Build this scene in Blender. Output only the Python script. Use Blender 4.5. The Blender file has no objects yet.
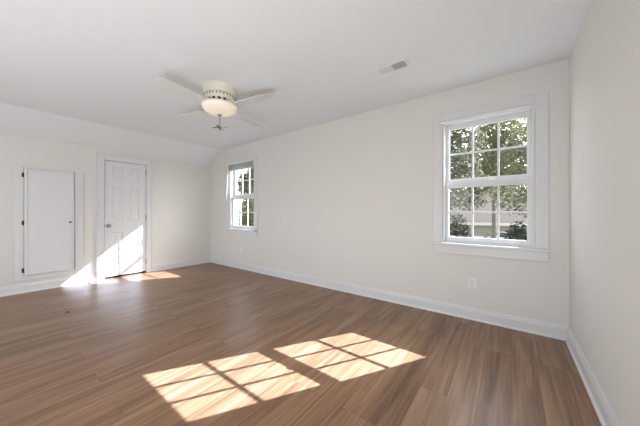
import bpy, bmesh, math, random
from mathutils import Vector, Matrix
rnd = random.Random(7)
S = bpy.context.scene
COL = S.collection
PI = math.pi

# ------------------------------------------------------------------ camera
YAW = 37.015
cam_d = bpy.data.cameras.new('camera')
cam_d.sensor_width = 36.0
cam_d.lens = 36.0 * 252.0 / 640.0
cam_d.shift_y = -0.5 / 640.0
cam_d.clip_start = 0.02
cam = bpy.data.objects.new('camera', cam_d)
cam.location = (0, 0, 1.107)
cam.rotation_euler = (PI / 2, 0, math.radians(YAW))
COL.objects.link(cam)
S.camera = cam

# ------------------------------------------------------------------ view, sky, sun, fill lights
S.view_settings.view_transform = 'Standard'
S.view_settings.look = 'None'
S.view_settings.gamma = 1.0
S.view_settings.use_curve_mapping = False
S.view_settings.exposure = 0.0

SUN_DIR = Vector((-0.735, -1.235, -1.0)).normalized()      # the way the light travels
w = bpy.data.worlds.new('sky'); S.world = w
w.use_nodes = True
nt = w.node_tree; nt.nodes.clear()
sky = nt.nodes.new('ShaderNodeTexSky'); sky.sky_type = 'NISHITA'
sky.sun_disc = False; sky.sun_elevation = math.radians(34.7); sky.sun_rotation = math.atan2(0.735, 1.235)
sky.air_density = 1.0; sky.dust_density = 2.5; sky.ozone_density = 1.0
hs = nt.nodes.new('ShaderNodeHueSaturation'); hs.inputs['Saturation'].default_value = 0.35
bg = nt.nodes.new('ShaderNodeBackground'); bg.inputs['Strength'].default_value = 0.8
wo = nt.nodes.new('ShaderNodeOutputWorld')
nt.links.new(sky.outputs[0], hs.inputs['Color']); nt.links.new(hs.outputs[0], bg.inputs[0]); nt.links.new(bg.outputs[0], wo.inputs[0])

sd = bpy.data.lights.new('sun', 'SUN'); sd.energy = 33.0; sd.angle = math.radians(0.3); sd.color = (0.86, 0.94, 1.16)
so = bpy.data.objects.new('sun', sd); so.rotation_euler = SUN_DIR.to_track_quat('-Z', 'Y').to_euler(); so.location = (6, 12, 10)
COL.objects.link(so)

def fill_light(name, x, y, z, wx, wz, power, col, rot):
    d = bpy.data.lights.new(name, 'AREA'); d.shape = 'RECTANGLE'; d.size = wx; d.size_y = wz; d.energy = power; d.color = col
    o = bpy.data.objects.new(name, d); o.location = (x, y, z); o.rotation_euler = rot; COL.objects.link(o)
# added fill light, set in the opening of the added front window
fill_light('fill_light_front', -2.55, -2.96, 1.45, 3.1, 1.35, 6, (0.93, 0.97, 1.0), (PI / 2, 0, 0))
# three unseen fill lights added behind the viewpoint to brighten the room
fill_light('fill_light_left', -2.9, -1.2, 0.4, 2.4, 1.2, 24, (0.94, 0.97, 1.0), (PI - 0.6, 0, 0))
fill_light('fill_light_right', -0.7, -0.9, 0.2, 2.0, 1.2, 18, (0.94, 0.97, 1.0), (PI, 0, 0))
fill_light('fill_light_side', -0.1, -0.6, 0.28, 1.0, 0.4, 38, (0.94, 0.97, 1.0), Vector((-0.9, 0.35, 0.35)).to_track_quat('-Z', 'Y').to_euler())

# ------------------------------------------------------------------ materials
def principled(name, col, rough=0.6, metal=0.0, spec=0.5, coat=0.0):
    m = bpy.data.materials.new(name); m.use_nodes = True
    b = m.node_tree.nodes['Principled BSDF']
    b.inputs['Base Color'].default_value = (*col, 1); b.inputs['Roughness'].default_value = rough
    b.inputs['Metallic'].default_value = metal; b.inputs['Specular IOR Level'].default_value = spec
    b.inputs['Coat Weight'].default_value = coat
    return m
def nodes_of(m):
    t = m.node_tree; return t, t.nodes, t.links, t.nodes['Principled BSDF']
def noisy(name, col, rough, scale, amount, bump=0.0, bscale=None, spec=0.3, stretch=(1, 1, 1)):
    m = principled(name, col, rough, spec=spec); t, n, l, b = nodes_of(m)
    tc = n.new('ShaderNodeTexCoord'); mp = n.new('ShaderNodeMapping'); mp.inputs['Scale'].default_value = stretch
    nz = n.new('ShaderNodeTexNoise'); nz.inputs['Scale'].default_value = scale; nz.inputs['Detail'].default_value = 4
    l.new(tc.outputs['Object'], mp.inputs[0]); l.new(mp.outputs[0], nz.inputs['Vector'])
    mx = n.new('ShaderNodeMix'); mx.data_type = 'RGBA'
    mx.inputs[6].default_value = (*[max(0, c * (1 - amount)) for c in col], 1)
    mx.inputs[7].default_value = (*[min(1, c * (1 + amount)) for c in col], 1)
    l.new(nz.outputs['Fac'], mx.inputs[0]); l.new(mx.outputs[2], b.inputs['Base Color'])
    if bump:
        n2 = n.new('ShaderNodeTexNoise'); n2.inputs['Scale'].default_value = bscale or scale; n2.inputs['Detail'].default_value = 3
        l.new(mp.outputs[0], n2.inputs['Vector'])
        bp = n.new('ShaderNodeBump'); bp.inputs['Strength'].default_value = bump; bp.inputs['Distance'].default_value = 0.01
        l.new(n2.outputs['Fac'], bp.inputs['Height']); l.new(bp.outputs[0], b.inputs['Normal'])
    return m
M = {}
M['wall'] = noisy('warm_white_wall_paint', (0.79, 0.775, 0.745), 0.75, 3.0, 0.012, 0.05, 160)
M['ceiling'] = noisy('textured_ceiling_paint', (0.815, 0.835, 0.855), 0.85, 3.0, 0.01, 0.26, 60)
M['trim'] = noisy('semi_gloss_white_trim', (0.765, 0.77, 0.785), 0.35, 6.0, 0.01, 0.02, 60, spec=0.5)
M['door'] = noisy('white_door_paint', (0.78, 0.785, 0.80), 0.4, 6.0, 0.01, 0.02, 60, spec=0.5)
M['vinyl'] = noisy('white_window_vinyl', (0.78, 0.785, 0.80), 0.35, 8.0, 0.01, spec=0.5)
M['blind'] = noisy('pale_grey_blind_slats', (0.76, 0.76, 0.78), 0.5, 30.0, 0.03)
M['tassel'] = noisy('grey_cord_tassel', (0.38, 0.38, 0.38), 0.6, 40.0, 0.1)
M['plastic'] = noisy('white_plastic', (0.84, 0.84, 0.84), 0.4, 20.0, 0.01, spec=0.5)
M['dark'] = noisy('dark_hollow', (0.03, 0.028, 0.025), 0.8, 20.0, 0.2)
M['black'] = noisy('black_iron', (0.012, 0.012, 0.012), 0.45, 50.0, 0.2, spec=0.4)
M['nickel'] = principled('satin_nickel', (0.42, 0.41, 0.40), 0.3, 1.0)
M['pewter'] = principled('dark_pewter', (0.15, 0.145, 0.14), 0.5, 0.0)
M['fan_white'] = noisy('cream_fan_enamel', (0.80, 0.76, 0.66), 0.4, 10.0, 0.02, spec=0.5)
M['blade'] = noisy('white_fan_blade', (0.70, 0.70, 0.69), 0.5, 10.0, 0.02)
M['scrap'] = noisy('dark_bark_scrap', (0.05, 0.035, 0.025), 0.8, 60.0, 0.3)
M['grey_slot'] = noisy('grey_duct', (0.16, 0.16, 0.16), 0.8, 20.0, 0.1)

def lamp_glass():
    m = principled('frosted_lamp_glass', (0.85, 0.80, 0.68), 0.3, spec=0.5); t, n, l, b = nodes_of(m)
    b.inputs['Emission Color'].default_value = (1.0, 0.82, 0.55, 1); b.inputs['Emission Strength'].default_value = 0.26
    nz = n.new('ShaderNodeTexNoise'); nz.inputs['Scale'].default_value = 14
    tc = n.new('ShaderNodeTexCoord'); l.new(tc.outputs['Object'], nz.inputs['Vector'])
    mx = n.new('ShaderNodeMix'); mx.data_type = 'RGBA'
    mx.inputs[6].default_value = (0.80, 0.74, 0.62, 1); mx.inputs[7].default_value = (0.88, 0.84, 0.74, 1)
    l.new(nz.outputs['Fac'], mx.inputs[0]); l.new(mx.outputs[2], b.inputs['Base Color'])
    return m
M['lamp'] = lamp_glass()

def glass_mat():
    m = bpy.data.materials.new('window_glass'); m.use_nodes = True
    t = m.node_tree; n = t.nodes; l = t.links; n.clear()
    o = n.new('ShaderNodeOutputMaterial'); tr = n.new('ShaderNodeBsdfTransparent'); tr.inputs[0].default_value = (0.95, 0.96, 0.95, 1)
    gl = n.new('ShaderNodeBsdfGlossy'); gl.inputs['Roughness'].default_value = 0.02
    lw = n.new('ShaderNodeLayerWeight'); lw.inputs[0].default_value = 0.5      # plain reflection that grows at grazing angles
    pw = n.new('ShaderNodeMath'); pw.operation = 'POWER'; pw.inputs[1].default_value = 5.0; l.new(lw.outputs['Facing'], pw.inputs[0])
    fr = n.new('ShaderNodeMath'); fr.operation = 'MULTIPLY_ADD'; fr.inputs[1].default_value = 0.6; fr.inputs[2].default_value = 0.03; l.new(pw.outputs[0], fr.inputs[0])
    mx = n.new('ShaderNodeMixShader')
    l.new(fr.outputs[0], mx.inputs[0]); l.new(tr.outputs[0], mx.inputs[1]); l.new(gl.outputs[0], mx.inputs[2]); l.new(mx.outputs[0], o.inputs[0])
    return m
M['glass'] = glass_mat()

def floor_mat():
    m = principled('wood_plank_floor', (0.2, 0.13, 0.09), 0.33, spec=0.44); t, n, l, b = nodes_of(m)
    tc = n.new('ShaderNodeTexCoord')
    mp = n.new('ShaderNodeMapping'); mp.inputs['Rotation'].default_value = (0, 0, PI / 2)
    l.new(tc.outputs['Object'], mp.inputs[0])
    br = n.new('ShaderNodeTexBrick'); br.offset = 0.37; br.offset_frequency = 3; br.squash = 1.0
    br.inputs['Scale'].default_value = 1.0; br.inputs['Brick Width'].default_value = 1.22; br.inputs['Row Height'].default_value = 0.152
    br.inputs['Mortar Size'].default_value = 0.0012; br.inputs['Mortar Smooth'].default_value = 0.3
    br.inputs['Color1'].default_value = (0, 0, 0, 1); br.inputs['Color2'].default_value = (1, 1, 1, 1); br.inputs['Mortar'].default_value = (0.5, 0.5, 0.5, 1)
    l.new(mp.outputs[0], br.inputs['Vector'])
    # each plank shifts the grain so it breaks at the joints
    sh = n.new('ShaderNodeVectorMath'); sh.operation = 'MULTIPLY_ADD'
    sh.inputs[1].default_value = (7.3, 5.1, 3.7)
    l.new(br.outputs['Color'], sh.inputs[0]); l.new(tc.outputs['Object'], sh.inputs[2])
    def grain(scale, detail, dist, stretch):
        q = n.new('ShaderNodeMapping'); q.inputs['Scale'].default_value = stretch
        l.new(sh.outputs[0], q.inputs[0])
        z = n.new('ShaderNodeTexNoise'); z.inputs['Scale'].default_value = scale; z.inputs['Detail'].default_value = detail
        z.inputs['Distortion'].default_value = dist; l.new(q.outputs[0], z.inputs['Vector']); return z
    g1 = grain(1.0, 6, 1.1, (16, 0.9, 1)); g2 = grain(1.0, 4, 0.2, (80, 2.4, 1)); g3 = grain(1.0, 2, 0.8, (5.0, 0.6, 1))
    def mth(op, a, bb):
        k = n.new('ShaderNodeMath'); k.operation = op
        for i, v in enumerate((a, bb)):
            if isinstance(v, float): k.inputs[i].default_value = v
            else: l.new(v, k.inputs[i])
        return k.outputs[0]
    s = mth('ADD', mth('MULTIPLY', g1.outputs['Fac'], 0.55), mth('MULTIPLY', g2.outputs['Fac'], 0.26))
    s = mth('ADD', s, mth('MULTIPLY', g3.outputs['Fac'], 0.15))
    s = mth('ADD', s, mth('MULTIPLY', br.outputs['Color'], 0.06))
    rp = n.new('ShaderNodeValToRGB'); e = rp.color_ramp.elements
    e[0].position = 0.35; e[0].color = (0.132, 0.068, 0.038, 1)
    e[1].position = 0.66; e[1].color = (0.390, 0.240, 0.148, 1)
    k = e.new(0.505); k.color = (0.262, 0.146, 0.080, 1)
    l.new(s, rp.inputs[0])
    mx = n.new('ShaderNodeMix'); mx.data_type = 'RGBA'; mx.inputs[7].default_value = (0.06, 0.04, 0.03, 1)
    l.new(mth('MULTIPLY', br.outputs['Fac'], 0.6), mx.inputs[0]); l.new(rp.outputs[0], mx.inputs[6]); l.new(mx.outputs[2], b.inputs['Base Color'])
    rr = n.new('ShaderNodeMapRange'); rr.inputs['To Min'].default_value = 0.30; rr.inputs['To Max'].default_value = 0.42
    l.new(g2.outputs['Fac'], rr.inputs[0]); l.new(rr.outputs[0], b.inputs['Roughness'])
    bp = n.new('ShaderNodeBump'); bp.inputs['Strength'].default_value = 0.06; bp.inputs['Distance'].default_value = 0.004
    l.new(g2.outputs['Fac'], bp.inputs['Height']); l.new(bp.outputs[0], b.inputs['Normal'])
    return m
M['floor'] = floor_mat()

def leaf_mat(name, c1, c2):
    m = bpy.data.materials.new(name); m.use_nodes = True
    t = m.node_tree; n = t.nodes; l = t.links; n.clear()
    o = n.new('ShaderNodeOutputMaterial'); d = n.new('ShaderNodeBsdfDiffuse'); tr = n.new('ShaderNodeBsdfTranslucent'); mx = n.new('ShaderNodeMixShader')
    mx.inputs[0].default_value = 0.35
    tc = n.new('ShaderNodeTexCoord'); nz = n.new('ShaderNodeTexNoise'); nz.inputs['Scale'].default_value = 2.3; nz.inputs['Detail'].default_value = 5
    cm = n.new('ShaderNodeMix'); cm.data_type = 'RGBA'; cm.inputs[6].default_value = (*c1, 1); cm.inputs[7].default_value = (*c2, 1)
    rp = n.new('ShaderNodeMapRange'); rp.inputs[1].default_value = 0.35; rp.inputs[2].default_value = 0.65
    l.new(tc.outputs['Object'], nz.inputs['Vector']); l.new(nz.outputs['Fac'], rp.inputs[0]); l.new(rp.outputs[0], cm.inputs[0])
    for q in (d, tr): l.new(cm.outputs[2], q.inputs['Color'])
    l.new(d.outputs[0], mx.inputs[1]); l.new(tr.outputs[0], mx.inputs[2]); l.new(mx.outputs[0], o.inputs[0])
    return m
M['leaf_a'] = leaf_mat('grey_green_leaves', (0.075, 0.085, 0.055), (0.19, 0.19, 0.115))
M['leaf_b'] = leaf_mat('yellow_green_leaves', (0.10, 0.105, 0.05), (0.24, 0.23, 0.11))
M['leaf_c'] = leaf_mat('dark_evergreen_needles', (0.03, 0.038, 0.03), (0.065, 0.075, 0.055))
M['bark'] = noisy('grey_bark', (0.24, 0.20, 0.16), 0.9, 6.0, 0.35, 0.5, 20, stretch=(3, 3, 0.6))
M['grass'] = noisy('lawn_grass', (0.16, 0.17, 0.08), 0.95, 1.2, 0.4, 0.4, 40)
M['road'] = noisy('grey_driveway', (0.32, 0.31, 0.30), 0.9, 2.0, 0.15)
def siding(name, col, step):
    m = principled(name, col, 0.7, spec=0.3); t, n, l, b = nodes_of(m)
    tc = n.new('ShaderNodeTexCoord'); wv = n.new('ShaderNodeTexWave'); wv.wave_type = 'BANDS'; wv.bands_direction = 'Z'; wv.wave_profile = 'SAW'
    wv.inputs['Scale'].default_value = 2 * PI / 20.0 / step
    l.new(tc.outputs['Object'], wv.inputs['Vector'])
    bp = n.new('ShaderNodeBump'); bp.inputs['Strength'].default_value = 0.6; bp.inputs['Distance'].default_value = 0.02
    l.new(wv.outputs['Fac'], bp.inputs['Height']); l.new(bp.outputs[0], b.inputs['Normal']); return m
M['siding_white'] = siding('white_lap_siding', (0.78, 0.77, 0.74), 0.15)
M['siding_beige'] = siding('beige_lap_siding', (0.34, 0.31, 0.27), 0.15)
M['shingle'] = noisy('grey_brown_roof_shingles', (0.155, 0.122, 0.098), 0.9, 5.0, 0.25, 0.5, 18, stretch=(1, 3, 3))
M['house_white'] = noisy('painted_white_boards', (0.72, 0.71, 0.68), 0.7, 5.0, 0.04)
M['pane_dark'] = principled('house_window_pane', (0.05, 0.06, 0.07), 0.1, spec=0.6)

# ------------------------------------------------------------------ mesh helpers
class MB:
    def __init__(s): s.bm = bmesh.new()
    def _bevel(s, vs, bev, seg=2):
        if bev > 0:
            ed = {e for v in vs for e in v.link_edges}
            bmesh.ops.bevel(s.bm, geom=list(ed), offset=bev, segments=seg, affect='EDGES', profile=0.5)
    def box(s, x0, x1, y0, y1, z0, z1, bev=0.0):
        mt = Matrix.Translation(((x0 + x1) / 2, (y0 + y1) / 2, (z0 + z1) / 2)) @ Matrix.Diagonal((abs(x1 - x0), abs(y1 - y0), abs(z1 - z0), 1))
        r = bmesh.ops.create_cube(s.bm, size=1, matrix=mt); s._bevel(r['verts'], bev); return s
    def rbox(s, mat, sx, sy, sz, bev=0.0):
        r = bmesh.ops.create_cube(s.bm, size=1, matrix=mat @ Matrix.Diagonal((sx, sy, sz, 1))); s._bevel(r['verts'], bev); return s
    def prism(s, pts, axis, a, b):
        """extrude a polygon of 2-D points along axis 'x' or 'y' or 'z' from a to b"""
        def P(u, v, k): return {'x': (k, u, v), 'y': (u, k, v), 'z': (u, v, k)}[axis]
        va = [s.bm.verts.new(P(u, v, a)) for u, v in pts]; vb = [s.bm.verts.new(P(u, v, b)) for u, v in pts]
        s.bm.faces.new(va); s.bm.faces.new(vb[::-1]); k = len(pts)
        for i in range(k): s.bm.faces.new((va[i], vb[i], vb[(i + 1) % k], va[(i + 1) % k]))
        return s
    def tube(s, pts, rad, seg=10, cap=True):
        pts = [Vector(p) for p in pts]; rad = rad if isinstance(rad, (list, tuple)) else [rad] * len(pts)
        rings = []
        for i, p in enumerate(pts):
            d = (pts[min(i + 1, len(pts) - 1)] - pts[max(i - 1, 0)]).normalized()
            up = Vector((0, 0, 1)) if abs(d.z) < 0.9 else Vector((1, 0, 0))
            u = d.cross(up).normalized(); v = d.cross(u)
            rings.append([s.bm.verts.new(p + (u * math.cos(2 * PI * k / seg) + v * math.sin(2 * PI * k / seg)) * rad[i]) for k in range(seg)])
        for a, b in zip(rings, rings[1:]):
            for k in range(seg): s.bm.faces.new((a[k], a[(k + 1) % seg], b[(k + 1) % seg], b[k]))
        if cap: s.bm.faces.new(rings[0][::-1]); s.bm.faces.new(rings[-1])
        return s
    def lathe(s, prof, c, seg=40, axis='z', cap=True):
        """prof: list of (radius, height along axis)"""
        def P(r, t, h):
            a, b = r * math.cos(t), r * math.sin(t)
            return {'z': (c[0] + a, c[1] + b, c[2] + h), 'x': (c[0] + h, c[1] + a, c[2] + b), 'y': (c[0] + a, c[1] + h, c[2] + b)}[axis]
        rings = []
        for r, h in prof:
            if r < 1e-5: rings.append([s.bm.verts.new(P(0, 0, h))])
            else: rings.append([s.bm.verts.new(P(r, 2 * PI * k / seg, h)) for k in range(seg)])
        for a, b in zip(rings, rings[1:]):
            for k in range(seg):
                j = (k + 1) % seg
                if len(a) == 1 and len(b) == 1: continue
                if len(a) == 1: s.bm.faces.new((a[0], b[j], b[k]))
                elif len(b) == 1: s.bm.faces.new((a[k], a[j], b[0]))
                else: s.bm.faces.new((a[k], a[j], b[j], b[k]))
        if cap:
            for r in (rings[0], rings[-1]):
                if len(r) > 2: s.bm.faces.new(r)
        return s
    def build(s, name, mat, parent=None, smooth=False, origin=(0, 0, 0)):
        bmesh.ops.recalc_face_normals(s.bm, faces=s.bm.faces)
        if smooth:
            for f in s.bm.faces: f.smooth = True
        if any(origin): bmesh.ops.translate(s.bm, verts=s.bm.verts, vec=-Vector(origin))
        me = bpy.data.meshes.new(name); s.bm.to_mesh(me); s.bm.free()
        me.materials.append(mat)
        o = bpy.data.objects.new(name, me); COL.objects.link(o); o.location = origin
        if parent:
            o.parent = parent
            base = Vector((0, 0, 0)); p = parent          # where the parent stands in the world
            while p: base = base + p.location; p = p.parent
            o.location = Vector(origin) - base
        if smooth:
            me.set_sharp_from_angle(angle=math.radians(40))
        return o
def empty(name, loc):
    o = bpy.data.objects.new(name, None); o.location = loc; o.empty_display_size = 0.1; COL.objects.link(o); return o
def tag(o, label, cat, group=None):
    o['label'] = label; o['category'] = cat
    if group: o['group'] = group
    return o
def struct(o, label=None, cat=None):
    o['kind'] = 'structure'
    if label: o['label'] = label
    if cat: o['category'] = cat
    return o

# ------------------------------------------------------------------ room shell
XL, XR, YB, YF = -5.36, 0.408, 3.035, -2.85
H, HK, XS = 2.44, 2.148, -4.926          # flat ceiling, knee wall top, where the slope starts
T = 0.16
TB = 0.12                                 # the window wall is a little thinner
W1 = (-0.59, 0.18); W2 = (-4.60, -3.83); WZ = (0.78, 2.09)

struct(MB().box(XL - T, XR + T, YF - T, YB + TB, -0.12, 0).build('floor', M['floor']), 'brown wood plank floor with long streaky boards', 'floor')
c = MB()
sl = (H - HK) / (XS - XL)
c.prism([(XS, H), (XR + T, H), (XR + T, H + 0.14), (XS - 0.03, H + 0.14), (XL - T, HK - sl * T + 0.14), (XL - T, HK - sl * T)], 'y', YF - T, YB + TB)
struct(c.build('ceiling', M['ceiling']), 'white textured ceiling sloping down to the left knee wall', 'ceiling')

b = MB(); y0, y1 = YB, YB + TB
b.prism([(XL, 0), (W2[0], 0), (W2[0], H), (XS, H), (XL, HK)], 'y', y0, y1)
b.box(XL - T, XL, y0, y1, 0, HK)
b.box(W2[0], W2[1], y0, y1, 0, WZ[0]).box(W2[0], W2[1], y0, y1, WZ[1], H)
b.box(W2[1], W1[0], y0, y1, 0, H)
b.box(W1[0], W1[1], y0, y1, 0, WZ[0]).box(W1[0], W1[1], y0, y1, WZ[1], H)
b.box(W1[1], XR + T, y0, y1, 0, H)
struct(b.build('wall_back', M['wall']), 'long warm white wall with two double-hung windows', 'wall')

DY = (1.180, 1.782); DZ = 1.978
b = MB()
b.box(XL - T, XL, YF - T, DY[0], 0, HK).box(XL - T, XL, DY[1], YB, 0, HK).box(XL - T, XL, DY[0], DY[1], DZ, HK)
b.box(XL - T, XL - 0.1, DY[0], DY[1], 0, DZ)
struct(b.build('wall_left', M['wall']), 'low warm white knee wall with the panel door and access hatch', 'wall')
struct(MB().box(XR, XR + T, YF - T, YB, 0, H).build('wall_right', M['wall']), 'plain warm white wall at the right edge', 'wall')
FX = (-4.1, -1.0); FZ = (0.78, 2.12)  # opening added in the unseen wall for the front fill light
b = MB()
b.box(XL, FX[0], YF - T, YF, 0, HK).box(FX[0], FX[1], YF - T, YF, 0, FZ[0]).box(FX[0], FX[1], YF - T, YF, FZ[1], H).box(FX[1], XR, YF - T, YF, 0, H)
b.prism([(XL, HK), (FX[0], HK), (FX[0], H), (XS, H)], 'y', YF - T, YF)
struct(b.build('wall_front', M['wall']), 'warm white wall behind the viewpoint with an added wide window', 'wall')

def base_profile(d):      # (offset from the wall, height)
    return [(0, 0), (d, 0), (d, 0.088), (d * 0.8, 0.094), (d * 0.72, 0.104), (d * 0.45, 0.116), (d * 0.3, 0.122), (0, 0.122)]
def baseboard(name, runs):
    m = MB()
    for axis, wall, sign, a, bb in runs:
        pts = [(wall + sign * o, z) for o, z in base_profile(0.016)]
        m.prism(pts, axis, a, bb)
        m.prism([(wall + sign * o, z) for o, z in [(0.015, 0), (0.028, 0), (0.027, 0.008), (0.022, 0.015), (0.015, 0.018)]], axis, a, bb)   # shoe moulding
    return struct(m.build(name, M['trim']))
baseboard('baseboard_back', [('x', YB, -1, XL, XR)])
baseboard('baseboard_left', [('y', XL, 1, YF, 1.082), ('y', XL, 1, 1.878, YB)])
baseboard('baseboard_right', [('y', XR, -1, YF, YB)])

# ------------------------------------------------------------------ windows
def ring(m, x0, x1, z0, z1, wl, wr, wb, wt, y0, y1, bev=0.0):
    m.box(x0, x0 + wl, y0, y1, z0, z1, bev).box(x1 - wr, x1, y0, y1, z0, z1, bev)
    m.box(x0 + wl, x1 - wr, y0, y1, z0, z0 + wb, bev).box(x0 + wl, x1 - wr, y0, y1, z1 - wt, z1, bev)
def sash(kind, par, x0, x1, z0, z1, y0, y1, wb, wt, lab):
    m = MB(); st = 0.037
    ring(m, x0, x1, z0, z1, st, st, wb, wt, y0, y1, 0.002)
    gx0, gx1, gz0, gz1 = x0 + st, x1 - st, z0 + wb, z1 - wt
    o = m.build(kind, M['vinyl'], par)
    g = MB(); mw = 0.009; yc = (y0 + y1) / 2
    for k in (1, 2):
        xc = gx0 + (gx1 - gx0) * k / 3; g.box(xc - mw, xc + mw, yc - 0.008, yc + 0.008, gz0, gz1, 0.002)
    zc = (gz0 + gz1) / 2; g.box(gx0, gx1, yc - 0.0076, yc + 0.0076, zc - mw, zc + mw, 0.002)
    g.build('muntin_grid', M['vinyl'], o)
    MB().box(gx0, gx1, yc - 0.002, yc + 0.002, gz0, gz1).build('glass', M['glass'], o)
    return o


def window(name, wx, label, horn=True):
    x0, x1 = wx; z0, z1 = WZ
    e = struct(empty(name, ((x0 + x1) / 2, YB, 0.665)), label, 'window')
    cw = 0.095; yi = YB - 0.018
    m = MB()
    m.box(x0 - cw, x0 - 0.004, yi, YB, z0, z1 + cw, 0.003).box(x1 + 0.004, x1 + cw, yi, YB, z0, z1 + cw, 0.003).box(x0 - 0.004, x1 + 0.004, yi, YB, z1 + 0.004, z1 + cw, 0.003)
    m.build('casing', M['trim'], e)
    m = MB()      # lining of the opening and the stops the sashes run in
    m.box(x0, x0 + 0.014, YB - 0.006, YB + TB, z0, z1).box(x1 - 0.014, x1, YB - 0.006, YB + TB, z0, z1)
    m.box(x0 + 0.014, x1 - 0.014, YB - 0.006, YB + TB, z1 - 0.014, z1).box(x0 + 0.014, x1 - 0.014, YB + 0.02, YB + TB, z0, z0 + 0.014)
    m.build('jamb', M['trim'], e)
    MB().box(x0 - cw - 0.014, x1 + cw + 0.014, YB - 0.045, YB + 0.035, z0 - 0.024, z0 - 0.001, 0.004).build('stool', M['trim'], e)
    MB().box(x0 - cw, x1 + cw, YB - 0.016, YB, z0 - 0.115, z0 - 0.024, 0.003).build('apron', M['trim'], e)
    sx0, sx1 = x0 + 0.014, x1 - 0.014
    lo = sash('lower_sash', e, sx0, sx1, z0 + 0.014, 1.432, YB + 0.044, YB + 0.072, 0.047, 0.056, '')
    sash('upper_sash', e, sx0, sx1, 1.428, z1 - 0.014, YB + 0.082, YB + 0.110, 0.048, 0.053, '')
    xc = (x0 + x1) / 2
    m = MB(); m.box(xc - 0.03, xc + 0.03, YB + 0.045, YB + 0.07, 1.432, 1.440, 0.003).lathe([(0.012, 0), (0.012, 0.012), (0, 0.014)], (xc, YB + 0.057, 1.440), 16)
    m.box(xc - 0.006, xc + 0.035, YB + 0.040, YB + 0.050, 1.445, 1.453, 0.002)
    m.build('sash_lock', M['vinyl'], e)
    return e
window('window_1', W1, 'nearer double-hung window with twelve panes and trees beyond')
window('window_2', W2, 'double-hung window near the far corner with a raised blind')
# wide window added to the unseen front wall for its fill light
e = struct(empty('added_window', ((FX[0] + FX[1]) / 2, YF, FZ[0])), 'added wide triple window in the unseen wall behind the viewpoint', 'window')
m = MB(); ring(m, FX[0], FX[1], FZ[0], FZ[1], 0.04, 0.04, 0.04, 0.04, YF - 0.10, YF - 0.04)
for k in (1, 2):
    xc = FX[0] + (FX[1] - FX[0]) * k / 3; m.box(xc - 0.03, xc + 0.03, YF - 0.10, YF - 0.04, FZ[0] + 0.04, FZ[1] - 0.04)
m.build('frame', M['trim'], e)
MB().box(FX[0] + 0.04, FX[1] - 0.04, YF - 0.072, YF - 0.068, FZ[0] + 0.04, FZ[1] - 0.04).build('glass', M['glass'], e)
m = MB(); ring(m, FX[0] - 0.09, FX[1] + 0.09, FZ[0] - 0.09, FZ[1] + 0.09, 0.09, 0.09, 0.09, 0.09, YF, YF + 0.018, 0.003); m.build('casing', M['trim'], e)

# ------------------------------------------------------------------ panel door
yd0, yd1 = 1.184, 1.778
e = struct(empty('door_1', (XL, (yd0 + yd1) / 2, 0)), 'white six-panel door with a nickel knob on its left', 'door')
m = MB(); cw = 0.095; xi = XL + 0.018
for a, bb in ((DY[0] - cw, DY[0] - 0.003), (DY[1] + 0.003, DY[1] + cw)): 
    m.box(XL, xi, a, bb, 0, DZ + 0.108, 0.004)
m.box(XL, xi, DY[0] - 0.003, DY[1] + 0.003, DZ + 0.004, DZ + 0.108, 0.004)
m.box(XL, xi + 0.008, DY[0] - cw - 0.006, DY[0] - cw + 0.014, 0, DZ + 0.112, 0.003).box(XL, xi + 0.008, DY[1] + cw - 0.014, DY[1] + cw + 0.006, 0, DZ + 0.112, 0.003)
m.box(XL, xi + 0.008, DY[0] - cw + 0.014, DY[1] + cw - 0.014, DZ + 0.098, DZ + 0.114, 0.003)
m.build('casing', M['trim'], e)
# slab: stiles and rails around sunk panels
xs0, xs1 = XL - 0.042, XL - 0.004
cols = [(1.290, 1.432), (1.530, 1.672)]; rows = [(0.195, 0.775), (0.955, 1.545), (1.635, 1.880)]
m = MB()
ys = [yd0, cols[0][0], cols[0][1], cols[1][0], cols[1][1], yd1]
for a, bb in ((ys[0], ys[1]), (ys[2], ys[3]), (ys[4], ys[5])): m.box(xs0, xs1, a, bb, 0.034, 1.972)
zs = [0.034, rows[0][0], rows[0][1], rows[1][0], rows[1][1], rows[2][0], rows[2][1], 1.972]
for ca, cb in cols:
    for k in range(0, 8, 2): m.box(xs0, xs1, ca, cb, zs[k], zs[k + 1])
slab = m.build('door_slab', M['door'], e)
for ca, cb in cols:
    for ra, rb in rows:
        m = MB()
        # sloped moulding around a raised field
        def ringpts(i, x): return [(x, ca + i, ra + i), (x, cb - i, ra + i), (x, cb - i, rb - i), (x, ca + i, rb - i)]
        loops = [ringpts(0, xs1 - 0.001), ringpts(0.012, xs1 - 0.012), ringpts(0.020, xs1 - 0.012), ringpts(0.042, xs1 - 0.004)]
        vl = [[m.bm.verts.new(p) for p in lp] for lp in loops]
        for A, B in zip(vl, vl[1:]):
            for k in range(4): m.bm.faces.new((A[k], A[(k + 1) % 4], B[(k + 1) % 4], B[k]))
        m.bm.faces.new(vl[-1])
        bk = [m.bm.verts.new((xs0 + 0.005, y, z)) for _, y, z in loops[0]]
        for k in range(4): m.bm.faces.new((vl[0][k], bk[k], bk[(k + 1) % 4], vl[0][(k + 1) % 4]))
        m.bm.faces.new(bk[::-1])
        m.build('panel', M['door'], slab)
kz, ky = 0.885, 1.232
m = MB(); m.lathe([(0.031, 0), (0.031, 0.004), (0.026, 0.009), (0.012, 0.012), (0.011, 0.034), (0.018, 0.040), (0.027, 0.050), (0.028, 0.060), (0.022, 0.068), (0, 0.071)], (xs1, ky, kz), 28, 'x')
m.build('knob', M['nickel'], slab, True)
MB().box(xs1 - 0.01, xs1 + 0.0015, yd0 - 0.001, yd0 + 0.006, kz - 0.03, kz + 0.03).build('latch_plate', M['nickel'], slab)
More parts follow.
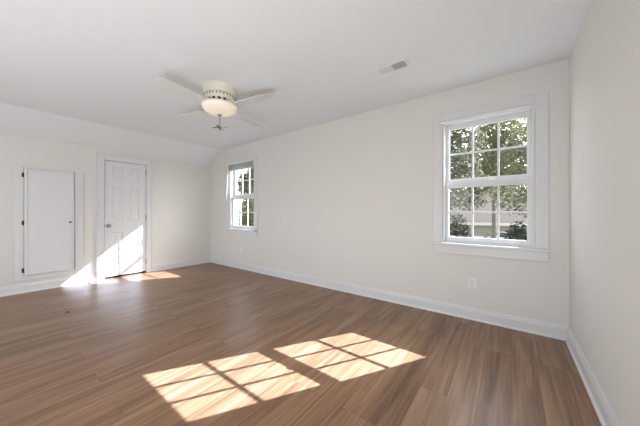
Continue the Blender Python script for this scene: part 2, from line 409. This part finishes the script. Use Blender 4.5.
for z in (1.836, 1.02, 0.213):
    m = MB(); m.tube([(XL + 0.002, yd1 + 0.003, z - 0.045), (XL + 0.002, yd1 + 0.003, z + 0.045)], 0.007, 12).box(XL - 0.012, XL + 0.001, yd1 - 0.006, yd1 + 0.004, z - 0.042, z + 0.042)
    m.build('hinge', M['nickel'], slab, True)
MB().box(xs0 + 0.004, xs1 - 0.002, yd0, yd1, 0.003, 0.036).build('door_sweep', M['black'], slab)

# ------------------------------------------------------------------ access hatch
e = struct(empty('door_2', (XL, 0.58, 0.165)), 'small white access hatch with black hinges on its left', 'door')
m = MB()
m.box(XL, XL + 0.018, 0.236, 0.314, 0.166, 1.758, 0.003).box(XL, XL + 0.018, 0.822, 0.922, 0.166, 1.758, 0.003)
m.box(XL, XL + 0.018, 0.314, 0.822, 0.166, 0.228, 0.003).box(XL, XL + 0.018, 0.314, 0.822, 1.722, 1.758, 0.003)
m.box(XL + 0.018, XL + 0.026, 0.832, 0.850, 0.230, 1.72, 0.003)
m.build('casing', M['trim'], e)
m = MB(); m.box(XL + 0.002, XL + 0.022, 0.320, 0.812, 0.236, 1.716, 0.002)
hd = m.build('hatch_panel', M['door'], e)
m = MB(); fw = 0.030
for a in ((0.318, 0.318 + fw, 0.234, 1.718), (0.814 - 0.018, 0.814, 0.234, 1.718), (0.318 + fw, 0.796, 0.234, 0.234 + fw), (0.318 + fw, 0.796, 1.718 - fw, 1.718)):
    m.box(XL + 0.0225, XL + 0.034, a[0], a[1], a[2], a[3], 0.004)
m.build('edge_moulding', M['door'], hd)
for z in (1.623, 0.962, 0.308):
    m = MB(); m.tube([(XL + 0.024, 0.310, z - 0.030), (XL + 0.024, 0.310, z + 0.030)], 0.008, 10)
    m.box(XL + 0.0185, XL + 0.022, 0.296, 0.310, z - 0.026, z + 0.026, 0.001)
    m.lathe([(0, 0.034), (0.006, 0.033), (0.006, 0.030)], (XL + 0.024, 0.310, z), 10)
    m.build('hinge', M['black'], hd, True)
m = MB(); m.lathe([(0.010, 0), (0.007, 0.006), (0.007, 0.014), (0.015, 0.021), (0.015, 0.028), (0.010, 0.032), (0, 0.033)], (XL + 0.0225, 0.772, 0.962), 20, 'x')
m.build('knob', M['pewter'], hd, True)

# ------------------------------------------------------------------ ceiling fan
FC = Vector((-2.50, 1.52, H))
fan = tag(empty('ceiling_fan', FC), 'cream flush-mount ceiling fan with four white blades and a lit bowl lamp', 'ceiling fan')
m = MB(); m.lathe([(0.176, 0), (0.176, -0.006), (0.170, -0.012), (0.162, -0.070), (0.152, -0.082), (0.10, -0.084)], FC, 48)
m.build('canopy', M['fan_white'], fan, True)
m = MB(); m.lathe([(0.10, -0.084), (0.150, -0.086), (0.163, -0.092), (0.166, -0.106), (0.160, -0.120), (0.142, -0.134), (0.136, -0.168), (0.146, -0.176), (0.10, -0.180)], FC, 48)
hous = m.build('motor_housing', M['fan_white'], fan, True)
def round_row(name, n, off, z, size, bev, mat):      # a ring of separate openings round the housing
    first = MB().rbox(Matrix.Translation((off, 0, 0)), *size, bev).build(name, mat)
    for k in range(n):
        o = first if k == 0 else first.copy()
        if k: COL.objects.link(o)
        o.parent = hous; o.location = Vector((0, 0, z)) + FC - fan.location - hous.location
        o.rotation_euler = (0, 0, 2 * PI * (k + 0.5) / n)
round_row('vent_slit', 30, 0.1655, -0.107, (0.004, 0.009, 0.020), 0, M['grey_slot'])
round_row('vent_opening', 16, 0.1385, -0.152, (0.006, 0.032, 0.024), 0.002, M['dark'])
m = MB(); m.lathe([(0.060, -0.176), (0.176, -0.178), (0.184, -0.184), (0.182, -0.192), (0.176, -0.196)], FC, 48)
m.build('light_ring', M['fan_white'], fan, True)
prof = [(0.178, -0.192)]
for k in range(1, 11):
    t = PI / 2 * k / 10; prof.append((0.178 * math.cos(t) if k < 10 else 0.0, -0.194 - 0.088 * math.sin(t)))
m = MB(); m.lathe(prof, FC, 48, cap=False); m.build('glass_bowl', M['lamp'], fan, True)
m = MB(); m.lathe([(0.026, -0.279), (0.024, -0.286), (0.012, -0.292), (0.008, -0.300), (0, -0.302)], FC, 24); m.build('finial', M['nickel'], fan, True)
BZ = -0.215; BR = 0.66
def blade():
    m = MB(); n = 12; top = []; 
    for k in range(n + 1):
        t = k / n; r = 0.25 + (BR - 0.25) * t
        wdt = 0.058 + 0.016 * t
        if k == n: wdt *= 0.72
        if k == 0: wdt *= 0.8
        top.append((r, wdt))
    pts = [(r, wd) for r, wd in top] + [(BR + 0.012, 0.0)] + [(r, -wd) for r, wd in reversed(top)]
    tilt = math.radians(11)
    def P(r, v, dz): return (r, v * math.cos(tilt), v * math.sin(tilt) + dz)
    va = [m.bm.verts.new(P(r, v, 0.003)) for r, v in pts]; vb = [m.bm.verts.new(P(r, v, -0.003)) for r, v in pts]
    m.bm.faces.new(va); m.bm.faces.new(vb[::-1]); k = len(pts)
    for i in range(k): m.bm.faces.new((va[i], vb[i], vb[(i + 1) % k], va[(i + 1) % k]))
    return m
def iron():
    m = MB()
    m.tube([(0.130, 0, 0.062), (0.185, 0, 0.052), (0.225, 0, 0.020), (0.262, 0, 0.010)], [0.012, 0.010, 0.010, 0.010], 10)
    m.prism([(0.240, -0.014), (0.285, -0.042), (0.330, -0.030), (0.345, 0), (0.330, 0.030), (0.285, 0.042), (0.240, 0.014)], 'z', 0.004, 0.009)
    return m
b0 = blade().build('blade', M['blade']); i0 = iron().build('blade_iron', M['fan_white'], None, True)
for k in range(4):
    bo, io = (b0, i0) if k == 0 else (b0.copy(), i0.copy())
    if k: COL.objects.link(bo); COL.objects.link(io)
    bo.parent = fan; io.parent = bo
    bo.location = (0, 0, BZ); bo.rotation_euler = (0, 0, math.radians(9 + 90 * k))
    io.location = (0, 0, 0)
m = MB()
cp = FC + Vector((0, 0, -0.302)); m.tube([cp, cp + Vector((0, 0, -0.155))], 0.0032, 8)
m.build('pull_chain', M['pewter'], fan, True)
m = MB(); m.lathe([(0, 0.016), (0.009, 0.010), (0.010, -0.008), (0.004, -0.018), (0, -0.019)], cp + Vector((0, 0, -0.115)), 14)
for k in range(4):
    a = math.radians(37 + 90 * k)
    mt = Matrix.Translation(cp + Vector((0.042 * math.cos(a), 0.042 * math.sin(a), -0.115))) @ Matrix.Rotation(a, 4, 'Z') @ Matrix.Rotation(0.3, 4, 'X')
    m.rbox(mt, 0.070, 0.020, 0.003, 0.001)
m.build('pull_fob', M['pewter'], fan)

# ------------------------------------------------------------------ ceiling vent
vx0, vx1, vy0, vy1 = -1.015, -0.715, 2.175, 2.320
v = tag(empty('ceiling_vent', ((vx0 + vx1) / 2, (vy0 + vy1) / 2, H)), 'white rectangular louvred air vent set in the ceiling', 'vent')
m = MB(); f = 0.024; zc0, zc1 = H - 0.008, H
m.box(vx0, vx1, vy0, vy0 + f, zc0, zc1, 0.003).box(vx0, vx1, vy1 - f, vy1, zc0, zc1, 0.003).box(vx0, vx0 + f, vy0 + f, vy1 - f, zc0, zc1, 0.003).box(vx1 - f, vx1, vy0 + f, vy1 - f, zc0, zc1, 0.003)
xm = (vx0 + vx1) / 2; m.box(xm - 0.006, xm + 0.006, vy0 + f, vy1 - f, zc0, zc1)
m.build('frame', M['plastic'], v)
MB().box(vx0 + f, vx1 - f, vy0 + f, vy1 - f, H - 0.0012, H - 0.0002).build('backing', M['grey_slot'], v)
for bank, (a, bb, ang) in enumerate(((vx0 + f, xm - 0.006, 0.22), (xm + 0.006, vx1 - f, -1.3))):
    n = 7
    for k in range(n):
        xx = a + (bb - a) * (k + 0.5) / n
        mt = Matrix.Translation((xx, (vy0 + vy1) / 2, H - 0.0075)) @ Matrix.Rotation(ang, 4, 'Y')
        MB().rbox(mt, (0.0185, 0.0145)[bank], vy1 - vy0 - 2 * f, 0.0012).build('slat', M['plastic'], v)

# ------------------------------------------------------------------ outlets
def outlet(xc, zc, label):
    o = tag(empty('electrical_outlet', (xc, YB, zc)), label, 'outlet', 'outlets on the long wall')
    MB().box(xc - 0.036, xc + 0.036, YB - 0.006, YB, zc - 0.058, zc + 0.058, 0.003).build('cover_plate', M['plastic'], o)
    for s in (-1, 1):
        m = MB(); m.box(xc - 0.017, xc + 0.017, YB - 0.0085, YB - 0.006, zc + s * 0.020 - 0.014, zc + s * 0.020 + 0.014, 0.001)
        rc = m.build('receptacle', M['plastic'], o)
        m = MB()
        for d in (-1, 1): m.box(xc + d * 0.0065 - 0.0012, xc + d * 0.0065 + 0.0012, YB - 0.0090, YB - 0.0084, zc + s * 0.020 - 0.002, zc + s * 0.020 + 0.008)
        m.box(xc - 0.002, xc + 0.002, YB - 0.0090, YB - 0.0084, zc + s * 0.020 - 0.010, zc + s * 0.020 - 0.006)
        m.build('slots', M['dark'], rc)
    m = MB(); m.lathe([(0.003, 0), (0.003, -0.0015), (0, -0.002)], (xc, YB - 0.006, zc), 10, 'y'); m.build('screw', M['nickel'], o)
outlet(-0.313, 0.372, 'white outlet low on the wall below the nearer, right-hand window')
outlet(-4.226, 0.378, 'white outlet low on the wall below the far window with the blind')

# ------------------------------------------------------------------ curtain rod on the near window
x0, x1 = W1; z = 2.082
e = tag(empty('curtain_rod', ((x0 + x1) / 2, YB - 0.018, z)), 'thin white curtain rod along the top of the nearer window', 'curtain rod')
yr = YB - 0.050
MB().tube([(x0 - 0.006, yr, z), (x1 + 0.006, yr, z)], 0.009, 14).build('rod', M['plastic'], e, True)
for s, xx in ((-1, x0 - 0.012), (1, x1 + 0.012)):
    m = MB(); m.box(xx - 0.010, xx + 0.010, YB - 0.0235, YB - 0.018, z - 0.028, z + 0.022, 0.002).box(xx - 0.005, xx + 0.005, yr - 0.004, YB - 0.022, z - 0.012, z - 0.006, 0.001)
    m.box(xx - 0.005, xx + 0.005, yr - 0.010, yr + 0.010, z - 0.014, z - 0.008, 0.001)
    m.build('bracket', M['plastic'], e)
    m = MB(); m.lathe([(0.0075, -0.004), (0.011, 0.0), (0.012, 0.008), (0.008, 0.014), (0, 0.016)] if s > 0 else [(0.0075, 0.004), (0.011, 0.0), (0.012, -0.008), (0.008, -0.014), (0, -0.016)], (x0 - 0.006 if s < 0 else x1 + 0.006, yr, z), 16, 'x')
    m.build('end_cap', M['plastic'], e, True)

# ------------------------------------------------------------------ raised mini blind on the far window
x0, x1 = W2[0] - 0.004, W2[1] + 0.004; zt = WZ[1] + 0.022; yb = YB - 0.056      # hung on the face of the casing
e = tag(empty('window_blind', ((x0 + x1) / 2, YB, zt)), 'grey-white mini blind pulled up at the top of the far window', 'blind')
MB().box(x0, x1, yb, YB - 0.019, zt - 0.042, zt - 0.001, 0.003).build('headrail', M['plastic'], e)
m = MB(); n = 16
for k in range(n):
    zz = zt - 0.050 - k * 0.0062
    m.prism([(yb + 0.002, zz - 0.0014), (yb + 0.016, zz + 0.0012), (yb + 0.030, zz - 0.0014), (yb + 0.016, zz + 0.0032)], 'x', x0 + 0.004, x1 - 0.004)
m.build('slats', M['blind'], e)
MB().box(x0 + 0.002, x1 - 0.002, yb, yb + 0.032, zt - 0.166, zt - 0.150, 0.003).build('bottom_rail', M['blind'], e)
m = MB(); m.tube([(x0 + 0.03, yb - 0.006, zt - 0.03), (x0 + 0.012, yb - 0.012, zt - 0.24), (x0 - 0.01, yb - 0.014, zt - 0.48), (x0 - 0.03, yb - 0.014, zt - 0.74)], [0.004, 0.005, 0.006, 0.006], 8)
m.build('tilt_wand', M['plastic'], e, True)
m = MB(); m.tube([(x1 - 0.03, yb - 0.004, zt - 0.03), (x1 - 0.02, yb - 0.006, zt - 0.4), (x1 + 0.04, yb - 0.010, zt - 0.95), (x1 + 0.105, yb - 0.012, zt - 1.31)], 0.0022, 6)
m.build('lift_cord', M['plastic'], e, True)
m = MB(); m.lathe([(0.003, 0), (0.008, -0.020), (0.009, -0.045), (0, -0.048)], (x1 + 0.107, yb - 0.012, zt - 1.31), 12)
m.build('cord_tassel', M['tassel'], e, True)

# ------------------------------------------------------------------ little scrap on the floor
m = MB(); px, py = -3.911, 0.545
m.tube([(px - 0.012, py - 0.016, 0.004), (px - 0.004, py - 0.002, 0.006), (px + 0.004, py + 0.008, 0.005), (px + 0.014, py + 0.014, 0.004)], [0.002, 0.005, 0.006, 0.002], 8)
tag(m.build('bark_scrap', M['scrap'], None, True, (px, py, 0)), 'tiny dark scrap lying on the floor in front of the hatch', 'debris')

# ------------------------------------------------------------------ outside
GZ = -2.85
struct(MB().box(-70, 70, YB + T + 0.6, 90, GZ - 0.3, GZ).build('lawn', M['grass']), 'grassy yard outside below the windows', 'lawn')

def crown(blobs, n, size, mat, name, parent):
    bm = bmesh.new()
    tot = sum(b[3] * b[4] * b[5] for b in blobs)
    for cx, cy, cz, rx, ry, rz in blobs:
        for _ in range(int(n * rx * ry * rz / tot)):
            while True:
                p = Vector((rnd.uniform(-1, 1), rnd.uniform(-1, 1), rnd.uniform(-1, 1)))
                if 0.25 < p.length < 1: break
            c0 = Vector((cx + p.x * rx, cy + p.y * ry, cz + p.z * rz))
            q = Matrix.Rotation(rnd.uniform(0, 2 * PI), 3, 'Z') @ Matrix.Rotation(rnd.uniform(-1.1, 1.1), 3, 'X') @ Matrix.Rotation(rnd.uniform(-1.1, 1.1), 3, 'Y')
            s = size * rnd.uniform(0.6, 1.4)
            vs = [bm.verts.new(c0 + q @ Vector((u * s, v * s * 0.55, wz * s))) for u, v, wz in ((-1, 0, 0), (-0.2, -0.8, 0.12), (1, 0, 0), (-0.2, 0.8, 0.12))]
            bm.faces.new(vs)
    me = bpy.data.meshes.new(name); bm.to_mesh(me); bm.free(); me.materials.append(mat)
    o = bpy.data.objects.new(name, me); COL.objects.link(o); o.parent = parent; o.location = (0, 0, 0) 
    return o
def tree(x, y, h, spread, kind, label, n=3500, leaf=0.15, lean=(0, 0), low=0.35, group='trees outside the windows', trunk=0.16):
    e = tag(empty('tree', (x, y, GZ)), label, 'tree', group)
    m = MB(); top = Vector((lean[0], lean[1], h * 0.86))
    m.tube([(0, 0, 0), (lean[0] * 0.25 + 0.05, lean[1] * 0.25, h * 0.28), (lean[0] * 0.6, lean[1] * 0.6 + 0.05, h * 0.55), top], [trunk, trunk * 0.8, trunk * 0.55, 0.03], 10)
    blobs = []
    for k in range(9):
        t = low + (0.95 - low) * k / 8; a = k * 2.4 + rnd.random()
        r = spread * (0.95 - 0.55 * abs(t - 0.55))
        st = Vector((lean[0] * t, lean[1] * t, h * t * 0.8)); en = Vector((lean[0] * t + math.cos(a) * r * 0.55, lean[1] * t + math.sin(a) * r * 0.55, h * t))
        m.tube([st, (st + en) / 2 + Vector((0, 0, 0.1)), en], [trunk * 0.38, trunk * 0.25, 0.02], 6)
        blobs.append((en.x, en.y, en.z, r * 0.62, r * 0.62, h * 0.12))
    blobs.append((lean[0], lean[1], h * 0.9, spread * 0.5, spread * 0.5, h * 0.12))
    o = m.build('trunk', M['bark'], None, True); o.parent = e; o.location = (0, 0, 0)
    crown(blobs, n, leaf, M[kind], 'foliage', e)
    return e
# seen through the near window
tree(-3.0, 15.2, 9.2, 2.3, 'leaf_a', 'grey-green tree filling the left panes of the nearer window', 7200, 0.11, low=0.56)
tree(1.6, 13.6, 8.6, 2.2, 'leaf_a', 'grey-green tree filling the right panes of the nearer window', 7200, 0.10, low=0.50)
tree(-0.9, 20.5, 10.4, 2.8, 'leaf_b', 'olive tree behind the others in the nearer window, mid panes', 7200, 0.13, low=0.56)
tree(-1.75, 11.2, 4.6, 0.8, 'leaf_c', 'low leaning tree with a pale slanting trunk, lower left of the nearer window', 500, 0.09, lean=(-0.8, 0.2), low=0.8, trunk=0.10)
def shrub(x, y, h, r, kind, label, n=1600, leaf=0.08):
    e = tag(empty('shrub', (x, y, GZ)), label, 'shrub', 'shrubs in the yard')
    m = MB(); m.tube([(0, 0, 0), (0.03, 0, h * 0.7)], [0.06, 0.02], 8)
    for k in range(5):
        a = k * 1.26; m.tube([(0, 0, h * 0.15), (math.cos(a) * r * 0.5, math.sin(a) * r * 0.5, h * 0.6)], [0.03, 0.01], 6)
    o = m.build('stem', M['bark'], None, True); o.parent = e; o.location = (0, 0, 0)
    crown([(0, 0, h * 0.45, r, r, h * 0.45), (0, 0, h * 0.75, r * 0.7, r * 0.7, h * 0.25)], n, leaf, M[kind], 'foliage', e)
shrub(0.2, 11.4, 3.7, 0.6, 'leaf_c', 'rounded dark evergreen shrub, lower right of the nearer window', 2600)
shrub(-2.6, 17.6, 3.9, 0.9, 'leaf_c', 'dark evergreen shrub behind the leaning trunk, lower left of the nearer window', 1800)
for k, (x, lab) in enumerate(((-4.7, 'low green hedge shrub by the rail fence, left of three'), (-1.0, 'low green hedge shrub by the rail fence, middle of three'), (1.0, 'low green hedge shrub by the rail fence, right of three'))):
    shrub(x, 18.6, 2.6, 0.85, 'leaf_a', lab, 1300, 0.10)
# rail fence
e = tag(empty('rail_fence', (-1, 22.2, GZ)), 'pale wooden rail fence crossing the yard below the nearer window', 'fence')
for k in range(7):
    x = -8 + k * 2.4; o = MB().box(x - 0.06, x + 0.06, 22.14, 22.26, GZ, GZ + 2.25, 0.01).build('post', M['house_white'], e)
for z in (0.7, 1.4, 2.05): MB().box(-8, 6.4, 22.17, 22.23, GZ + z, GZ + z + 0.12, 0.01).build('rail', M['house_white'], e)
def house(name, x0, x1, y0, y1, wall_h, roof_h, ridge, wall, label, wins, trim=True):
    e = tag(empty(name, ((x0 + x1) / 2, (y0 + y1) / 2, GZ)), label, 'house')
    MB().box(x0, x1, y0, y1, GZ, GZ + wall_h).build('wall', M[wall], e)
    o = 0.4; zb, zt = GZ + wall_h, GZ + wall_h + roof_h
    m = MB()
    if ridge == 'x': m.prism([(y0 - o, zb), (y1 + o, zb), ((y0 + y1) / 2, zt)], 'x', x0 - o, x1 + o)
    else: m.prism([(x0 - o, zb), (x1 + o, zb), ((x0 + x1) / 2, zt)], 'y', y0 - o, y1 + o)
    m.build('roof', M['shingle'], e)
    m = MB()
    if ridge == 'x': m.box(x0 - o, x1 + o, y0 - o - 0.06, y0 - o, zb - 0.16, zb + 0.04)
    else: m.box(x1 + o, x1 + o + 0.06, y0 - o, y1 + o, zb - 0.16, zb + 0.04)
    m.build('fascia', M['house_white'], e)
    for side, a, z, ww, hh in wins:
        if side == 'y':
            f = MB(); ring(f, a - ww / 2 - 0.08, a + ww / 2 + 0.08, z - 0.08, z + hh + 0.08, 0.08, 0.08, 0.08, 0.08, y0 - 0.05, y0 + 0.01)
            fr = f.build('window', M['house_white'], e)
            MB().box(a - ww / 2, a + ww / 2, y0 - 0.02, y0 + 0.02, z, z + hh).build('pane', M['pane_dark'], fr)
        else:
            f = MB(); f.box(x1 - 0.01, x1 + 0.05, a - ww / 2 - 0.08, a + ww / 2 + 0.08, z - 0.08, z); f.box(x1 - 0.01, x1 + 0.05, a - ww / 2 - 0.08, a + ww / 2 + 0.08, z + hh, z + hh + 0.08)
            f.box(x1 - 0.01, x1 + 0.05, a - ww / 2 - 0.08, a - ww / 2, z, z + hh); f.box(x1 - 0.01, x1 + 0.05, a + ww / 2, a + ww / 2 + 0.08, z, z + hh)
            fr = f.build('window', M['house_white'], e)
            MB().box(x1 - 0.02, x1 + 0.02, a - ww / 2, a + ww / 2, z, z + hh).build('pane', M['pane_dark'], fr)
    return e
house('house', -9.0, 3.5, 24, 33, 3.1, 3.0, 'x', 'siding_beige', 'beige house with a grey shingled roof seen through the nearer window', [('y', -3.4, GZ + 1.0, 0.9, 1.4), ('y', -0.6, GZ + 1.0, 0.9, 1.4), ('y', 1.6, GZ + 1.0, 0.9, 1.4)])
# seen through the far window
house('white_house', -34, -24, 8.0, 16.9, 8.6, 2.5, 'y', 'siding_white', 'tall white-sided house at the left of the far window', [('x', 10.5, GZ + 1.0, 1.0, 1.5), ('x', 13.0, GZ + 1.0, 1.0, 1.5)])
tree(-15.0, 12.3, 10.0, 1.6, 'leaf_b', 'green tree at the right of the view through the far window', 8500, 0.12, low=0.25)
tree(-20.4, 16.6, 11.5, 2.0, 'leaf_a', 'darker tree beside the white house in the middle panes of the far window', 8500, 0.14, low=0.2)
shrub(-18.0, 13.4, 3.9, 0.8, 'leaf_c', 'dark evergreen shrub under the trees outside the far window', 2200)
for k, (x, y, lab) in enumerate(((-11, 40, 'hazy tall tree far behind the grey roof, left'), (-1.5, 43, 'hazy tall tree far behind the grey roof, middle'), (8, 40, 'hazy tall tree far behind the grey roof, right'))):
    tree(x, y, 13, 3.6, 'leaf_a', lab, 6000, 0.28, low=0.2, trunk=0.25)
